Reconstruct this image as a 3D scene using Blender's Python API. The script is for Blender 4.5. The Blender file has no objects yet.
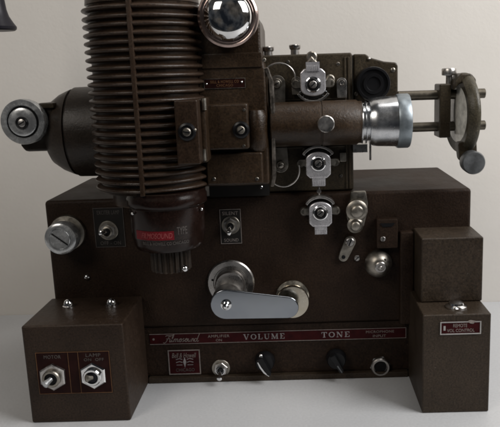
import bpy, bmesh, math, random
from math import sin, cos, pi, radians
from mathutils import Vector, Matrix
random.seed(7)
SC = bpy.context.scene
COL = SC.collection

# ------------------------------------------------------------------ materials
def nodes_of(name):
    m = bpy.data.materials.new(name); m.use_nodes = True
    nt = m.node_tree
    return m, nt, nt.nodes['Principled BSDF']

def noise(nt, scale, detail=3, rough=.6, coord='Object'):
    tc = nt.nodes.new('ShaderNodeTexCoord'); n = nt.nodes.new('ShaderNodeTexNoise')
    n.inputs['Scale'].default_value = scale; n.inputs['Detail'].default_value = detail; n.inputs['Roughness'].default_value = rough
    nt.links.new(tc.outputs[coord], n.inputs['Vector'])
    return n

def ramp(nt, src, a, b, ca, cb):
    r = nt.nodes.new('ShaderNodeValToRGB')
    r.color_ramp.elements[0].position = a; r.color_ramp.elements[1].position = b
    r.color_ramp.elements[0].color = ca if len(ca) == 4 else (*ca, 1); r.color_ramp.elements[1].color = cb if len(cb) == 4 else (*cb, 1)
    nt.links.new(src, r.inputs['Fac'])
    return r

def bump(nt, bsdf, src, strength, dist):
    b = nt.nodes.new('ShaderNodeBump'); b.inputs['Strength'].default_value = strength; b.inputs['Distance'].default_value = dist
    nt.links.new(src, b.inputs['Height']); nt.links.new(b.outputs['Normal'], bsdf.inputs['Normal'])

def crinkle_paint(name, c0, c1, rough=.5, bstr=.35, worn=None, spec=.35, edge=(.075, .056, .042)):
    """wrinkle finish enamel: fine raised speckle, dusty patches"""
    m, nt, b = nodes_of(name)
    big = noise(nt, 18, 5, .65); fine = noise(nt, 620, 3, .65); mid = noise(nt, 210, 2, .5)
    cr = ramp(nt, big.outputs['Fac'], .3, .72, c0, c1)
    mx = nt.nodes.new('ShaderNodeMixRGB'); mx.blend_type = 'MULTIPLY'; mx.inputs['Fac'].default_value = .7
    sp = ramp(nt, fine.outputs['Fac'], .3, .7, (.30, .30, .30), (1.75, 1.72, 1.68))
    nt.links.new(cr.outputs['Color'], mx.inputs['Color1']); nt.links.new(sp.outputs['Color'], mx.inputs['Color2'])
    out = mx.outputs['Color']
    if worn:
        w = noise(nt, 120, 7, .78); wr = ramp(nt, w.outputs['Fac'], .655, .70, (0, 0, 0), (1, 1, 1))
        m2 = nt.nodes.new('ShaderNodeMixRGB'); m2.inputs['Color2'].default_value = (*worn, 1)
        nt.links.new(wr.outputs['Color'], m2.inputs['Fac']); nt.links.new(out, m2.inputs['Color1']); out = m2.outputs['Color']
    # rubbed edges: where the rounded normal leaves the flat one, broken up by noise
    bv = nt.nodes.new('ShaderNodeBevel'); bv.samples = 4; bv.inputs['Radius'].default_value = .0016
    ge = nt.nodes.new('ShaderNodeNewGeometry'); dt = nt.nodes.new('ShaderNodeVectorMath'); dt.operation = 'DOT_PRODUCT'
    nt.links.new(bv.outputs['Normal'], dt.inputs[0]); nt.links.new(ge.outputs['True Normal'], dt.inputs[1])
    er = ramp(nt, dt.outputs['Value'], .80, .985, (1, 1, 1), (0, 0, 0))
    en = noise(nt, 55, 6, .75); em = ramp(nt, en.outputs['Fac'], .44, .66, (0, 0, 0), (1, 1, 1))
    mu = nt.nodes.new('ShaderNodeMath'); mu.operation = 'MULTIPLY'
    nt.links.new(er.outputs['Color'], mu.inputs[0]); nt.links.new(em.outputs['Color'], mu.inputs[1])
    m3 = nt.nodes.new('ShaderNodeMixRGB'); m3.inputs['Color2'].default_value = (*edge, 1)
    nt.links.new(mu.outputs[0], m3.inputs['Fac']); nt.links.new(out, m3.inputs['Color1']); out = m3.outputs['Color']
    nt.links.new(out, b.inputs['Base Color']); b.inputs['Specular IOR Level'].default_value = spec
    rr = ramp(nt, big.outputs['Fac'], .3, .7, (rough - .08,) * 3, (rough + .12,) * 3)
    nt.links.new(rr.outputs['Color'], b.inputs['Roughness'])
    ad = nt.nodes.new('ShaderNodeMath'); ad.operation = 'ADD'
    nt.links.new(fine.outputs['Fac'], ad.inputs[0]); nt.links.new(mid.outputs['Fac'], ad.inputs[1])
    bump(nt, b, ad.outputs[0], bstr, .0006)
    return m

def metal(name, c0, c1, r0, r1, scale=60, bstr=.05, metallic=1.0):
    m, nt, b = nodes_of(name)
    b.inputs['Metallic'].default_value = metallic
    n = noise(nt, scale, 6, .7); n2 = noise(nt, scale * 9, 3, .6)
    cr = ramp(nt, n.outputs['Fac'], .35, .68, c0, c1); nt.links.new(cr.outputs['Color'], b.inputs['Base Color'])
    rr = ramp(nt, n.outputs['Fac'], .35, .7, (r0,) * 3, (r1,) * 3); nt.links.new(rr.outputs['Color'], b.inputs['Roughness'])
    bump(nt, b, n2.outputs['Fac'], bstr, .0004)
    return m

def plain(name, c, rough, vary=.25, scale=80, coat=0, spec=.25):
    m, nt, b = nodes_of(name)
    n = noise(nt, scale, 5, .65)
    cr = ramp(nt, n.outputs['Fac'], .3, .7, tuple(x * (1 - vary) for x in c), tuple(min(1, x * (1 + vary)) for x in c))
    nt.links.new(cr.outputs['Color'], b.inputs['Base Color']); b.inputs['Roughness'].default_value = rough
    b.inputs['Coat Weight'].default_value = coat; b.inputs['Specular IOR Level'].default_value = spec
    bump(nt, b, n.outputs['Fac'], .08, .0004)
    return m

M = {}
M['case'] = crinkle_paint('brown_crinkle_enamel', (.0130, .0075, .0047), (.0280, .0168, .0110), .52, .6, worn=(.060, .040, .027), spec=.14)
M['box'] = crinkle_paint('dusty_brown_crinkle_enamel', (.0240, .0168, .0110), (.042, .0300, .0205), .46, .6, worn=(.16, .14, .115), spec=.25)
M['ctrl'] = crinkle_paint('left_box_brown_enamel', (.0195, .0122, .0082), (.034, .0220, .0150), .42, .45, worn=(.08, .06, .042), spec=.22)
M['head'] = crinkle_paint('head_brown_enamel', (.0180, .0105, .0056), (.039, .0240, .0135), .34, .45, worn=(.085, .06, .042))
M['fin'] = crinkle_paint('fin_brown_enamel', (.020, .0120, .0075), (.040, .0245, .0160), .32, .25, worn=(.07, .048, .034), edge=(.13, .09, .062))
M['drum'] = crinkle_paint('drum_maroon_lacquer', (.0085, .0042, .0032), (.0150, .0075, .0058), .2, .04, spec=.3)
M['olive'] = crinkle_paint('olive_brown_enamel', (.024, .0175, .0100), (.047, .0360, .0215), .4, .35, worn=(.10, .08, .055))
M['wornolive'] = crinkle_paint('rubbed_olive_enamel', (.036, .031, .019), (.075, .066, .046), .36, .35, worn=(.16, .14, .10), edge=(.2, .17, .12))
M['motor'] = crinkle_paint('dark_motor_enamel', (.0170, .0120, .0085), (.030, .0215, .0155), .4, .3)
M['chrome'] = metal('polished_chrome', (.78, .78, .79), (.9, .9, .9), .03, .10, 40, .01)
def brushed():
    m, nt, b = nodes_of('brushed_dark_chrome'); b.inputs['Metallic'].default_value = 1
    tc = nt.nodes.new('ShaderNodeTexCoord'); mp = nt.nodes.new('ShaderNodeMapping'); mp.inputs['Scale'].default_value = (30, 400, 900)
    n = nt.nodes.new('ShaderNodeTexNoise'); n.inputs['Scale'].default_value = 1; n.inputs['Detail'].default_value = 4
    nt.links.new(tc.outputs['Object'], mp.inputs['Vector']); nt.links.new(mp.outputs['Vector'], n.inputs['Vector'])
    g = noise(nt, 22, 3, .6)
    ad = nt.nodes.new('ShaderNodeMath'); ad.operation = 'MULTIPLY'; nt.links.new(n.outputs['Fac'], ad.inputs[0]); nt.links.new(g.outputs['Fac'], ad.inputs[1])
    cr = ramp(nt, g.outputs['Fac'], .3, .7, (.27, .29, .33), (.42, .45, .48)); nt.links.new(cr.outputs['Color'], b.inputs['Base Color'])
    rr = ramp(nt, g.outputs['Fac'], .3, .7, (.07,) * 3, (.24,) * 3); nt.links.new(rr.outputs['Color'], b.inputs['Roughness'])
    bump(nt, b, ad.outputs[0], .03, .0003)
    return m
M['armsteel'] = brushed()
M['nickel'] = metal('dull_nickel', (.40, .38, .36), (.62, .60, .58), .22, .42, 90, .08)
M['shoe'] = metal('satin_silver_casting', (.60, .59, .62), (.82, .81, .84), .22, .36, 110, .05, .7)
M['knobsilver'] = metal('tarnished_silver', (.40, .41, .42), (.68, .70, .71), .16, .38, 110, .10, .7)
M['alum'] = metal('turned_aluminium', (.46, .48, .50), (.76, .77, .79), .20, .34, 50, .04)
M['ringblue'] = metal('grey_painted_ring', (.20, .235, .26), (.33, .37, .40), .32, .48, 80, .05, .7)
M['ivorymetal'] = metal('yellowed_nickel', (.50, .45, .36), (.74, .69, .59), .14, .32, 90, .06, 1.0)
M['aged'] = metal('aged_brass_nickel', (.24, .22, .19), (.44, .41, .36), .3, .5, 120, .15)
M['dullgrey'] = metal('dark_grey_metal', (.12, .125, .13), (.20, .21, .22), .38, .55, 90, .1, .7)
M['oldsteel'] = metal('worn_bare_edge', (.10, .085, .07), (.42, .38, .34), .3, .55, 75, .3)
M['bronze'] = metal('dark_rod_steel', (.085, .075, .058), (.16, .14, .11), .35, .5, 90, .1, .8)
M['black'] = plain('black_plastic', (.008, .008, .009), .32)
M['blackmatte'] = plain('dull_black', (.010, .009, .008), .6)
M['hole'] = plain('dark_opening', (.003, .003, .004), .5)
M['red'] = plain('dark_red_enamel', (.033, .0038, .0046), .45, .35, 120, spec=.1)
M['redplate'] = plain('faded_maroon_plate', (.0165, .0050, .0042), .45, .35, 120, spec=.1)
M['redbright'] = plain('bright_red_print', (.125, .008, .012), .4, .3, 300)
M['pink'] = plain('pink_print', (.24, .06, .06), .5, .25, 300)
M['print'] = plain('pale_print', (.22, .19, .175), .5, .3, 300)
M['silverprint'] = metal('raised_silver_lettering', (.20, .18, .18), (.40, .37, .37), .3, .45, 200, .05, .6)
M['gold'] = plain('dull_gold_line', (.13, .065, .03), .45, .3, 200)
M['greyprint'] = plain('dim_grey_print', (.085, .075, .07), .5, .35, 300)
M['bronzerim'] = metal('rosy_rim', (.36,.27,.24), (.55,.44,.41), .14, .3, 50, .05)
M['bell'] = plain('dark_blue_black', (.010,.009,.014), .4)
M['glass'] = plain('whitish_ground_glass', (.74, .72, .66), .12, .30, 130, .3, .6)
M['navy'] = plain('blue_black_plastic', (.006, .006, .012), .22)

def wall_mat():
    m, nt, b = nodes_of('off_white_wall_paint')
    n = noise(nt, 4, 4, .6); f = noise(nt, 170, 4, .65); g = noise(nt, 45, 3, .6)
    cr = ramp(nt, n.outputs['Fac'], .3, .7, (.645, .615, .575), (.715, .685, .645))
    nt.links.new(cr.outputs['Color'], b.inputs['Base Color']); b.inputs['Roughness'].default_value = .75
    ad = nt.nodes.new('ShaderNodeMath'); ad.operation = 'ADD'
    nt.links.new(f.outputs['Fac'], ad.inputs[0]); nt.links.new(g.outputs['Fac'], ad.inputs[1])
    bump(nt, b, ad.outputs[0], .16, .001)
    return m
def table_mat():
    m, nt, b = nodes_of('pale_grey_laminate')
    n = noise(nt, 6, 5, .6); f = noise(nt, 420, 2, .6)
    cr = ramp(nt, n.outputs['Fac'], .3, .7, (.47, .48, .495), (.54, .545, .555))
    mx = nt.nodes.new('ShaderNodeMixRGB'); mx.blend_type = 'MULTIPLY'; mx.inputs['Fac'].default_value = .35
    sp = ramp(nt, f.outputs['Fac'], .3, .7, (.8, .8, .8), (1.1, 1.1, 1.1))
    nt.links.new(cr.outputs['Color'], mx.inputs['Color1']); nt.links.new(sp.outputs['Color'], mx.inputs['Color2'])
    nt.links.new(mx.outputs['Color'], b.inputs['Base Color'])
    b.inputs['Roughness'].default_value = .42
    bump(nt, b, n.outputs['Fac'], .05, .001)
    return m
M['wall'] = wall_mat(); M['table'] = table_mat()

# ------------------------------------------------------------------ mesh helpers
def box(bm, x0, x1, y0, y1, z0, z1):
    v = [bm.verts.new(p) for p in ((x0,y0,z0),(x1,y0,z0),(x1,y1,z0),(x0,y1,z0),(x0,y0,z1),(x1,y0,z1),(x1,y1,z1),(x0,y1,z1))]
    for f in ((0,3,2,1),(4,5,6,7),(0,1,5,4),(1,2,6,5),(2,3,7,6),(3,0,4,7)): bm.faces.new([v[i] for i in f])

AX = {'x': (Vector((1,0,0)), Vector((0,1,0)), Vector((0,0,1))), '-x': (Vector((-1,0,0)), Vector((0,1,0)), Vector((0,0,1))),
      'z': (Vector((0,0,1)), Vector((1,0,0)), Vector((0,1,0))), '-z': (Vector((0,0,-1)), Vector((1,0,0)), Vector((0,1,0))),
      '-y': (Vector((0,-1,0)), Vector((1,0,0)), Vector((0,0,1)))}
def frame_of(axis):
    if isinstance(axis, str): return AX[axis]
    a = Vector(axis).normalized(); t = Vector((0,0,1)) if abs(a.z) < .9 else Vector((1,0,0))
    u = a.cross(t).normalized(); return a, u, a.cross(u)

def lathe(bm, prof, c, axis='-y', seg=40, rot=0):
    a, u, w = frame_of(axis); c = Vector(c); rings = []
    for r, t in prof:
        if r < 1e-6: rings.append([bm.verts.new(c + a * t)])
        else: rings.append([bm.verts.new(c + a * t + (u * cos(rot + 2*pi*k/seg) + w * sin(rot + 2*pi*k/seg)) * r) for k in range(seg)])
    for A, B in zip(rings, rings[1:]):
        for k in range(seg):
            k2 = (k + 1) % seg
            if len(A) == 1 and len(B) == 1: continue
            if len(A) == 1: bm.faces.new((A[0], B[k], B[k2]))
            elif len(B) == 1: bm.faces.new((A[k], A[k2], B[0]))
            else: bm.faces.new((A[k], A[k2], B[k2], B[k]))
    for R in (rings[0], rings[-1]):
        if len(R) > 1: bm.faces.new(R)

def disc(bm, c, r, h, axis='-y', seg=40, ch=.0004, rot=0):
    ch = min(ch, r*.4, h*.45)
    lathe(bm, [(r, 0), (r, h - ch), (r - ch, h), (0, h)], c, axis, seg, rot)

def prism(bm, pts, y0, y1):
    a = [bm.verts.new((x, y0, z)) for x, z in pts]; b = [bm.verts.new((x, y1, z)) for x, z in pts]
    n = len(pts); bm.faces.new(a); bm.faces.new(b[::-1])
    for i in range(n): bm.faces.new((a[i], b[i], b[(i+1) % n], a[(i+1) % n]))

def tube(bm, pts, r, seg=10, cap=True):
    pts = [Vector(p) for p in pts]; rings = []
    t0 = (pts[1] - pts[0]).normalized(); n = t0.orthogonal().normalized()
    for i, p in enumerate(pts):
        t = (pts[min(i+1, len(pts)-1)] - pts[max(i-1, 0)]).normalized()
        n = (n - t * n.dot(t)).normalized(); b = t.cross(n)
        rr = r[i] if isinstance(r, (list, tuple)) else r
        rings.append([bm.verts.new(p + (n * cos(2*pi*k/seg) + b * sin(2*pi*k/seg)) * rr) for k in range(seg)])
    for A, B in zip(rings, rings[1:]):
        for k in range(seg): bm.faces.new((A[k], A[(k+1) % seg], B[(k+1) % seg], B[k]))
    if cap: bm.faces.new(rings[0][::-1]); bm.faces.new(rings[-1])

def ball(bm, c, r, seg=20):
    n = 10
    lathe(bm, [(r * sin(pi*k/n), -r * cos(pi*k/n)) for k in range(n+1)], c, '-y', seg)

def ribbon(bm, pts, y0, y1, wd):
    """flat stroke in the XZ plane, pts = [(x,z)], wd = width or list"""
    L, Rr = [], []
    for i, p in enumerate(pts):
        a = pts[max(i-1, 0)]; b = pts[min(i+1, len(pts)-1)]
        dx, dz = b[0]-a[0], b[1]-a[1]; l = math.hypot(dx, dz) or 1
        w = (wd[i] if isinstance(wd, (list, tuple)) else wd) / 2
        L.append((p[0] - dz/l*w, p[1] + dx/l*w)); Rr.append((p[0] + dz/l*w, p[1] - dx/l*w))
    A = [[bm.verts.new((q[0], y, q[1])) for q, y in ((l, y0), (r_, y0), (r_, y1), (l, y1))] for l, r_ in zip(L, Rr)]
    for p, q in zip(A, A[1:]):
        for k in range(4): bm.faces.new((p[k], p[(k+1) % 4], q[(k+1) % 4], q[k]))
    bm.faces.new(A[0]); bm.faces.new(A[-1][::-1])

def build(name, bm, mat, parent, bevel=0, seg=2, sharp=38, label=None):
    bmesh.ops.recalc_face_normals(bm, faces=bm.faces)
    if bevel:
        ed = [e for e in bm.edges if len(e.link_faces) == 2 and e.calc_face_angle(0) > radians(35)]
        bmesh.ops.bevel(bm, geom=ed, offset=bevel, segments=seg, profile=.5, affect='EDGES', clamp_overlap=True)
    for f in bm.faces: f.smooth = True
    for e in bm.edges:
        if len(e.link_faces) == 2 and e.calc_face_angle(0) > radians(sharp): e.smooth = False
    me = bpy.data.meshes.new(name); bm.to_mesh(me); bm.free()
    o = bpy.data.objects.new(name, me); COL.objects.link(o)
    me.materials.append(M[mat])
    if parent is not None: o.parent = parent
    if bevel:
        wn = o.modifiers.new('weighted', 'WEIGHTED_NORMAL'); wn.keep_sharp = True
    if label: o['label'] = label
    return o
N = bmesh.new

def lettering(name, body, rect, Y, mat, parent, shear=0, space=1.0, raise_=.00015):
    """built-in font text as a raised mesh filling rect=(x0,x1,z0,z1) on the plane y=Y"""
    cu = bpy.data.curves.new(name, 'FONT'); cu.body = body; cu.shear = shear; cu.space_character = space
    cu.extrude = .02; cu.size = 1; cu.resolution_u = 4; cu.align_x = 'CENTER'
    t = bpy.data.objects.new(name, cu); COL.objects.link(t)
    dg = bpy.context.evaluated_depsgraph_get(); me = bpy.data.meshes.new_from_object(t.evaluated_get(dg))
    bpy.data.objects.remove(t); bpy.data.curves.remove(cu)
    xs = [v.co.x for v in me.vertices]; ys = [v.co.y for v in me.vertices]
    x0, x1, z0, z1 = rect
    for v in me.vertices:
        u = (v.co.x - min(xs)) / (max(xs) - min(xs)); w = (v.co.y - min(ys)) / (max(ys) - min(ys))
        v.co = Vector((x0 + u*(x1-x0), Y - (raise_ if v.co.z > 0 else 0), z0 + w*(z1-z0)))
    me.name = name; o = bpy.data.objects.new(name, me); COL.objects.link(o); me.materials.append(M[mat]); o.parent = parent
    return o

def worn_print(name, rect, rows, Y, mat, parent, fill=.8):
    """rows of print too worn to read: broken short strokes"""
    x0, x1, z0, z1 = rect; bm = N(); h = (z1-z0) / rows
    for r in range(rows):
        zc = z1 - h*(r+.5); x = x0 + random.random()*(x1-x0)*.06
        while x < x1 - .0008:
            w = random.uniform(.0006, .0016); hh = h*.3*random.uniform(.7, 1)
            if random.random() < fill: box(bm, x, min(x+w, x1), Y-.0001, Y, zc-hh, zc+hh)
            x += w + random.uniform(.0003, .0008)
    return build(name, bm, mat, parent)

def outline(bm, rect, Y, w, h=.0003):
    x0, x1, z0, z1 = rect
    box(bm, x0, x1, Y-h, Y, z1-w, z1); box(bm, x0, x1, Y-h, Y, z0, z0+w)
    box(bm, x0, x0+w, Y-h, Y, z0+w, z1-w); box(bm, x1-w, x1, Y-h, Y, z0+w, z1-w)

def screw(parent, c, r, ang, mat='nickel', h=.0014, name='screw', axis='-y'):
    bm = N(); lathe(bm, [(r, 0), (r, h*.5), (r*.8, h*.9), (0, h)], c, axis, 24)
    o = build(name, bm, mat, parent)
    bm = N(); x, y, z = c; l = r*.85; t = r*.14
    d = (cos(ang), sin(ang)); n = (-d[1], d[0])
    prism(bm, [(x+d[0]*l+n[0]*t, z+d[1]*l+n[1]*t), (x-d[0]*l+n[0]*t, z-d[1]*l+n[1]*t), (x-d[0]*l-n[0]*t, z-d[1]*l-n[1]*t), (x+d[0]*l-n[0]*t, z+d[1]*l-n[1]*t)], y-h*1.08, y-h*.4)
    build('slot', bm, 'hole', o)
    return o

# ------------------------------------------------------------------ the setting
WALL_Y = .2226
bm = N(); box(bm, -1.6, 2.2, WALL_Y, WALL_Y + .08, -.8, 1.9)
wall = build('wall', bm, 'wall', None); wall['kind'] = 'structure'
bm = N(); box(bm, -.9, 1.5, -.37, WALL_Y, -.03, 0)
table = build('table_top', bm, 'table', None, .002); table['kind'] = 'structure'

# ------------------------------------------------------------------ the projector
T = bpy.data.objects.new('film_projector', None); COL.objects.link(T); T.location = (.205, .06, 0)
T['label'] = 'old dark brown sound film projector with finned lamp housing on an amplifier case'; T['category'] = 'projector'

# --- amplifier case
bm = N(); box(bm, -.0053, .4147, 0, .1562, .060, .1948)
case = build('amplifier_case', bm, 'case', T, .0035, 3)
bm = N(); box(bm, -.003, .4125, .0025, .154, .0065, .0598)
panel = build('control_panel', bm, 'case', T, .001)
bm = N(); box(bm, .0845, .353, -.003, .15, .0, .0062)
build('base_rail', bm, 'box', T, .0012)

# --- strip with the lettering along the panel
PY = .0025
sx0, sx1 = (0.0880, 0.0025, 0.0449)[0], (0.3514, 0.0025, 0.0482)[0]
sz0, sz1 = (0.2199, 0.0025, 0.0411)[2], (0.2203, 0.0025, 0.0525)[2]
bm = N(); box(bm, sx0, sx1, PY-.0006, PY, sz0, sz1)
strip = build('name_strip', bm, 'red', panel)
bm = N(); w = .0005
for z in (sz0, sz1 - w): box(bm, sx0, sx1, PY-.0009, PY-.0006, z, z + w)
box(bm, sx1-w, sx1, PY-.0009, PY-.0006, sz0+w, sz1-w)
build('strip_border', bm, 'print', panel)
SY = PY - .0006
sh = sz1 - sz0
def serif_word(word, x0, x1, z0, z1, gap=.34):
    """roman capitals with thick stems, thin strokes and slab serifs"""
    bm = N(); n = len(word); wid = {'M': 1.3, 'V': 1.05, 'O': 1.0, 'U': 1.0, 'T': .95, 'N': 1.08, 'E': .85, 'L': .82}
    tot = sum(wid[c] for c in word) + gap*(n-1); k = (x1-x0)/tot; x = x0; H = z1-z0; th = .19*k; tn = .085*k; s = .10*H
    def bar(a, b, w): ribbon(bm, [a, b], SY-.00022, SY, w)
    def ser(xc, z, w=.42): box(bm, xc-w*k/2, xc+w*k/2, SY-.0002, SY, z, z+s)
    for c in word:
        W = wid[c]*k; b, t = z0, z1
        if c == 'V': bar((x+.16*k, t), (x+W*.5, b), th); bar((x+W-.14*k, t), (x+W*.54, b), tn); ser(x+.18*k, t-s); ser(x+W-.16*k, t-s, .34)
        elif c in 'LE':
            bar((x+.22*k, b), (x+.22*k, t), th); ser(x+.22*k, t-s); ser(x+.22*k, b)
            box(bm, x+.2*k, x+W, SY-.0002, SY, b, b+s*.9); bar((x+W-tn/2, b), (x+W-tn/2, b+H*.34), tn)
            if c == 'E':
                box(bm, x+.2*k, x+W*.95, SY-.0002, SY, t-s*.9, t); bar((x+W*.92, t), (x+W*.92, t-H*.3), tn); box(bm, x+.2*k, x+W*.7, SY-.0002, SY, b+H*.47, b+H*.56)
        elif c == 'O':
            pts = [(x+W/2+W*.44*cos(a), (b+t)/2+H*.45*sin(a)) for a in [2*pi*i/20 for i in range(21)]]
            ribbon(bm, pts, SY-.0002, SY, [tn+(th-tn)*abs(cos(2*pi*i/20)) for i in range(21)])
        elif c == 'U':
            pts = [(x+.2*k, t)] + [(x+W/2+.02*k-(W/2-.18*k)*cos(a), b+H*.34-H*.3*sin(a)) for a in [pi*i/8 for i in range(9)]] + [(x+W-.16*k, t)]
            ribbon(bm, pts, SY-.0002, SY, [th]*5+[tn*1.3]*2+[tn]*4); ser(x+.2*k, t-s); ser(x+W-.16*k, t-s, .34)
        elif c == 'M':
            bar((x+.16*k, b), (x+.16*k, t), tn); bar((x+W-.2*k, b), (x+W-.2*k, t), th); bar((x+.2*k, t), (x+W/2, b), th*.9); bar((x+W-.22*k, t), (x+W/2, b), tn)
            ser(x+.16*k, b, .34); ser(x+W-.2*k, b); ser(x+.16*k, t-s, .3); ser(x+W-.2*k, t-s, .4)
        elif c == 'T':
            bar((x+W/2, b), (x+W/2, t), th); ser(x+W/2, b, .44); box(bm, x, x+W, SY-.0002, SY, t-s*.9, t)
            bar((x+tn/2, t), (x+tn/2, t-H*.3), tn); bar((x+W-tn/2, t), (x+W-tn/2, t-H*.3), tn)
        elif c == 'N':
            bar((x+.16*k, b), (x+.16*k, t), tn); bar((x+W-.16*k, b), (x+W-.16*k, t), tn); bar((x+.18*k, t), (x+W-.18*k, b), th)
            ser(x+.16*k, b, .34); ser(x+.14*k, t-s, .3); ser(x+W-.16*k, t-s, .34)
        x += W + gap*k
    return bm
build('volume_lettering', serif_word('VOLUME', (0.1847, 0.0019, 0.0467)[0], (0.2268, 0.0019, 0.0472)[0], sz0+sh*.25, sz1-sh*.24), 'silverprint', panel)
build('tone_lettering', serif_word('TONE', (0.2648, 0.0019, 0.0477)[0], (0.2935, 0.0019, 0.0480)[0], sz0+sh*.25, sz1-sh*.24), 'silverprint', panel)
lettering('amplifier_lettering', 'AMPLIFIER', ((0.1481, 0.0019, 0.0461)[0], (0.1702, 0.0019, 0.0461)[0], sz0+sh*.53, sz0+sh*.78), SY, 'print', panel, 0, 1.15)
lettering('on_lettering', 'ON', ((0.1561, 0.0019, 0.0421)[0], (0.1623, 0.0019, 0.0419)[0], sz0+sh*.15, sz0+sh*.38), SY, 'print', panel)
lettering('microphone_lettering', 'MICROPHONE', ((0.3104, 0.0019, 0.0486)[0], (0.3390, 0.0019, 0.0488)[0], sz0+sh*.55, sz0+sh*.78), SY, 'print', panel, 0, 1.1)
lettering('input_lettering', 'INPUT', ((0.3175, 0.0019, 0.0440)[0], (0.3308, 0.0019, 0.0436)[0], sz0+sh*.15, sz0+sh*.38), SY, 'print', panel)
# pen-script name: connected slanted strokes
def script_name():
    bm = N(); x0 = (0.1026, 0.0019, 0.0447)[0]; x1 = (0.1389, 0.0019, 0.0480)[0]; L = x1-x0; zb = sz0+sh*.2; h = sh*.36; sl = .5
    def pt(u, v): return (x0 + u*L + v*h*sl*.6, zb + v*h)
    def arc(cu, cv, ru, rv, a0, a1, n=10): return [pt(cu+ru*cos(a0+(a1-a0)*i/n), cv+rv*sin(a0+(a1-a0)*i/n)) for i in range(n+1)]
    S = []
    S.append([pt(.0, 1.55), pt(.03, 1.75), pt(.1, 1.72), pt(.2, 1.85)])                    # F top bar
    S.append([pt(.12, 1.75), pt(.09, 1.0), pt(.06, .1), pt(.02, -.25), pt(-.02, -.1)])      # F stem
    S.append([pt(.04, .85), pt(.14, .95)])
    S.append([pt(.15, .85), pt(.15, .1), pt(.17, .0), pt(.19, .25)]); S.append([pt(.152, 1.35), pt(.152, 1.6)])     # i and its dot
    S.append([pt(.19, .25), pt(.225, 1.2), pt(.232, 2.0), pt(.215, 2.15), pt(.205, 1.7), pt(.205, .25), pt(.22, .0), pt(.25, .3)])   # l
    S.append([pt(.27, .85), pt(.275, .0)]); S.append([pt(.275, .5), pt(.3, .85), pt(.325, .8), pt(.325, .0)])
    S.append([pt(.325, .5), pt(.35, .85), pt(.375, .8), pt(.375, .1), pt(.4, .05), pt(.42, .4)])                     # m
    S.append(arc(.455, .45, .035, .42, pi, 3*pi, 12) + [pt(.5, .7)])                        # o
    S.append([pt(.555, .8), pt(.535, .9), pt(.515, .7), pt(.55, .35), pt(.545, .05), pt(.515, .1)]); S.append([pt(.55, .1), pt(.585, .5)])   # s
    S.append(arc(.62, .45, .035, .42, pi, 3*pi, 12) + [pt(.66, .75)])                       # o
    S.append([pt(.675, .85), pt(.675, .2), pt(.7, .0), pt(.73, .3), pt(.735, .85), pt(.735, .1), pt(.755, .05)])      # u
    S.append([pt(.775, .85), pt(.78, .0)]); S.append([pt(.78, .5), pt(.805, .85), pt(.83, .75), pt(.83, .1), pt(.85, .05)])   # n
    S.append(arc(.885, .42, .035, .4, 0, 2*pi, 12)); S.append([pt(.955, 2.25), pt(.94, 1.5), pt(.925, .2), pt(.95, .0), pt(.98, .2)])   # d
    for s in S: ribbon(bm, s, SY-.00022, SY, .00062)
    return bm
build('script_lettering', script_name(), 'print', panel)
# printed dots at the strip's left end and right end
bm = N(); disc(bm, ((0.0919, 0.0019, 0.0461)[0], SY, (sz0+sz1)/2), .0012, .0002, seg=12); build('strip_rivet', bm, 'print', panel)

# --- badge
by = PY
br = (0.1056, 0.1388, 0.0074, 0.0346)
bm = N(); box(bm, br[0], br[1], by-.0006, by, br[2], br[3]); badge = build('maker_badge', bm, 'red', T, .0002)
bm = N(); outline(bm, br, by-.0006, .0011); build('badge_border', bm, 'print', badge)
bw, bh = br[1]-br[0], br[3]-br[2]
def brect(u0, u1, v0, v1): return (br[0]+u0*bw, br[0]+u1*bw, br[2]+v0*bh, br[2]+v1*bh)
by2 = by-.0006
lettering('badge_lettering', 'Bell & Howell', brect(.12, .88, .68, .87), by2, 'print', badge, .3)
bm = N(); cx, cz = br[0]+.51*bw, br[2]+.51*bh
prism(bm, [(cx-.05*bw, cz), (cx, cz+.20*bh), (cx+.05*bw, cz), (cx, cz-.24*bh)], by2-.0002, by2)
for s in (-1, 1):
    for v in (-.02, .1): ribbon(bm, [(cx+s*.07*bw, cz+v*bh), (cx+s*.16*bw, cz+(v+.04)*bh), (cx+s*.27*bw, cz+v*bh)], by2-.0002, by2, .0007)
    ribbon(bm, [(cx+s*.08*bw, cz-.12*bh), (cx+s*.26*bw, cz-.12*bh)], by2-.0002, by2, .0006)
build('badge_emblem', bm, 'silverprint', badge)
lettering('badge_small_print', 'CHICAGO', brect(.22, .80, .12, .25), by2, 'greyprint', badge, 0, 1.1)

# --- toggle switches, knobs, jack
def toggle(c, r, tip, tl=.017, nutmat='nickel', hexr=0, bodymat='chrome', collar='hole', label=None, rot=.3):
    bm = N(); disc(bm, c, r, .0012, seg=36)
    t = build('toggle_switch', bm, 'aged', T, label=label)
    x, y, z = c
    bm = N(); disc(bm, (x, y-.0012, z), hexr or r*.8, .003, seg=6, rot=rot, ch=.0005); build('nut', bm, nutmat, t)
    bm = N(); lathe(bm, [(r*.52, 0), (r*.52, .003), (r*.42, .0034), (r*.36, .002), (0, .002)], (x, y-.004, z), '-y', 32); build('collar', bm, bodymat, t)
    bm = N(); disc(bm, (x, y-.0058, z), r*.34, .0009, seg=24); build('socket', bm, collar, t)
    bm = N(); d = Vector((tip[0], -1, tip[1])).normalized(); p0 = Vector((x, y-.006, z))
    n = [(.0014, 0), (.0017, .3), (.0023, .8), (.0026, .93), (.0018, 1.0), (0, 1.03)]
    lathe(bm, [(a, b*tl) for a, b in n], p0, d, 20); build('lever', bm, 'chrome', t)
    return t
toggle((0.1597, 0.0025, 0.0131), .0095, (.0, -.35), .013)
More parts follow.
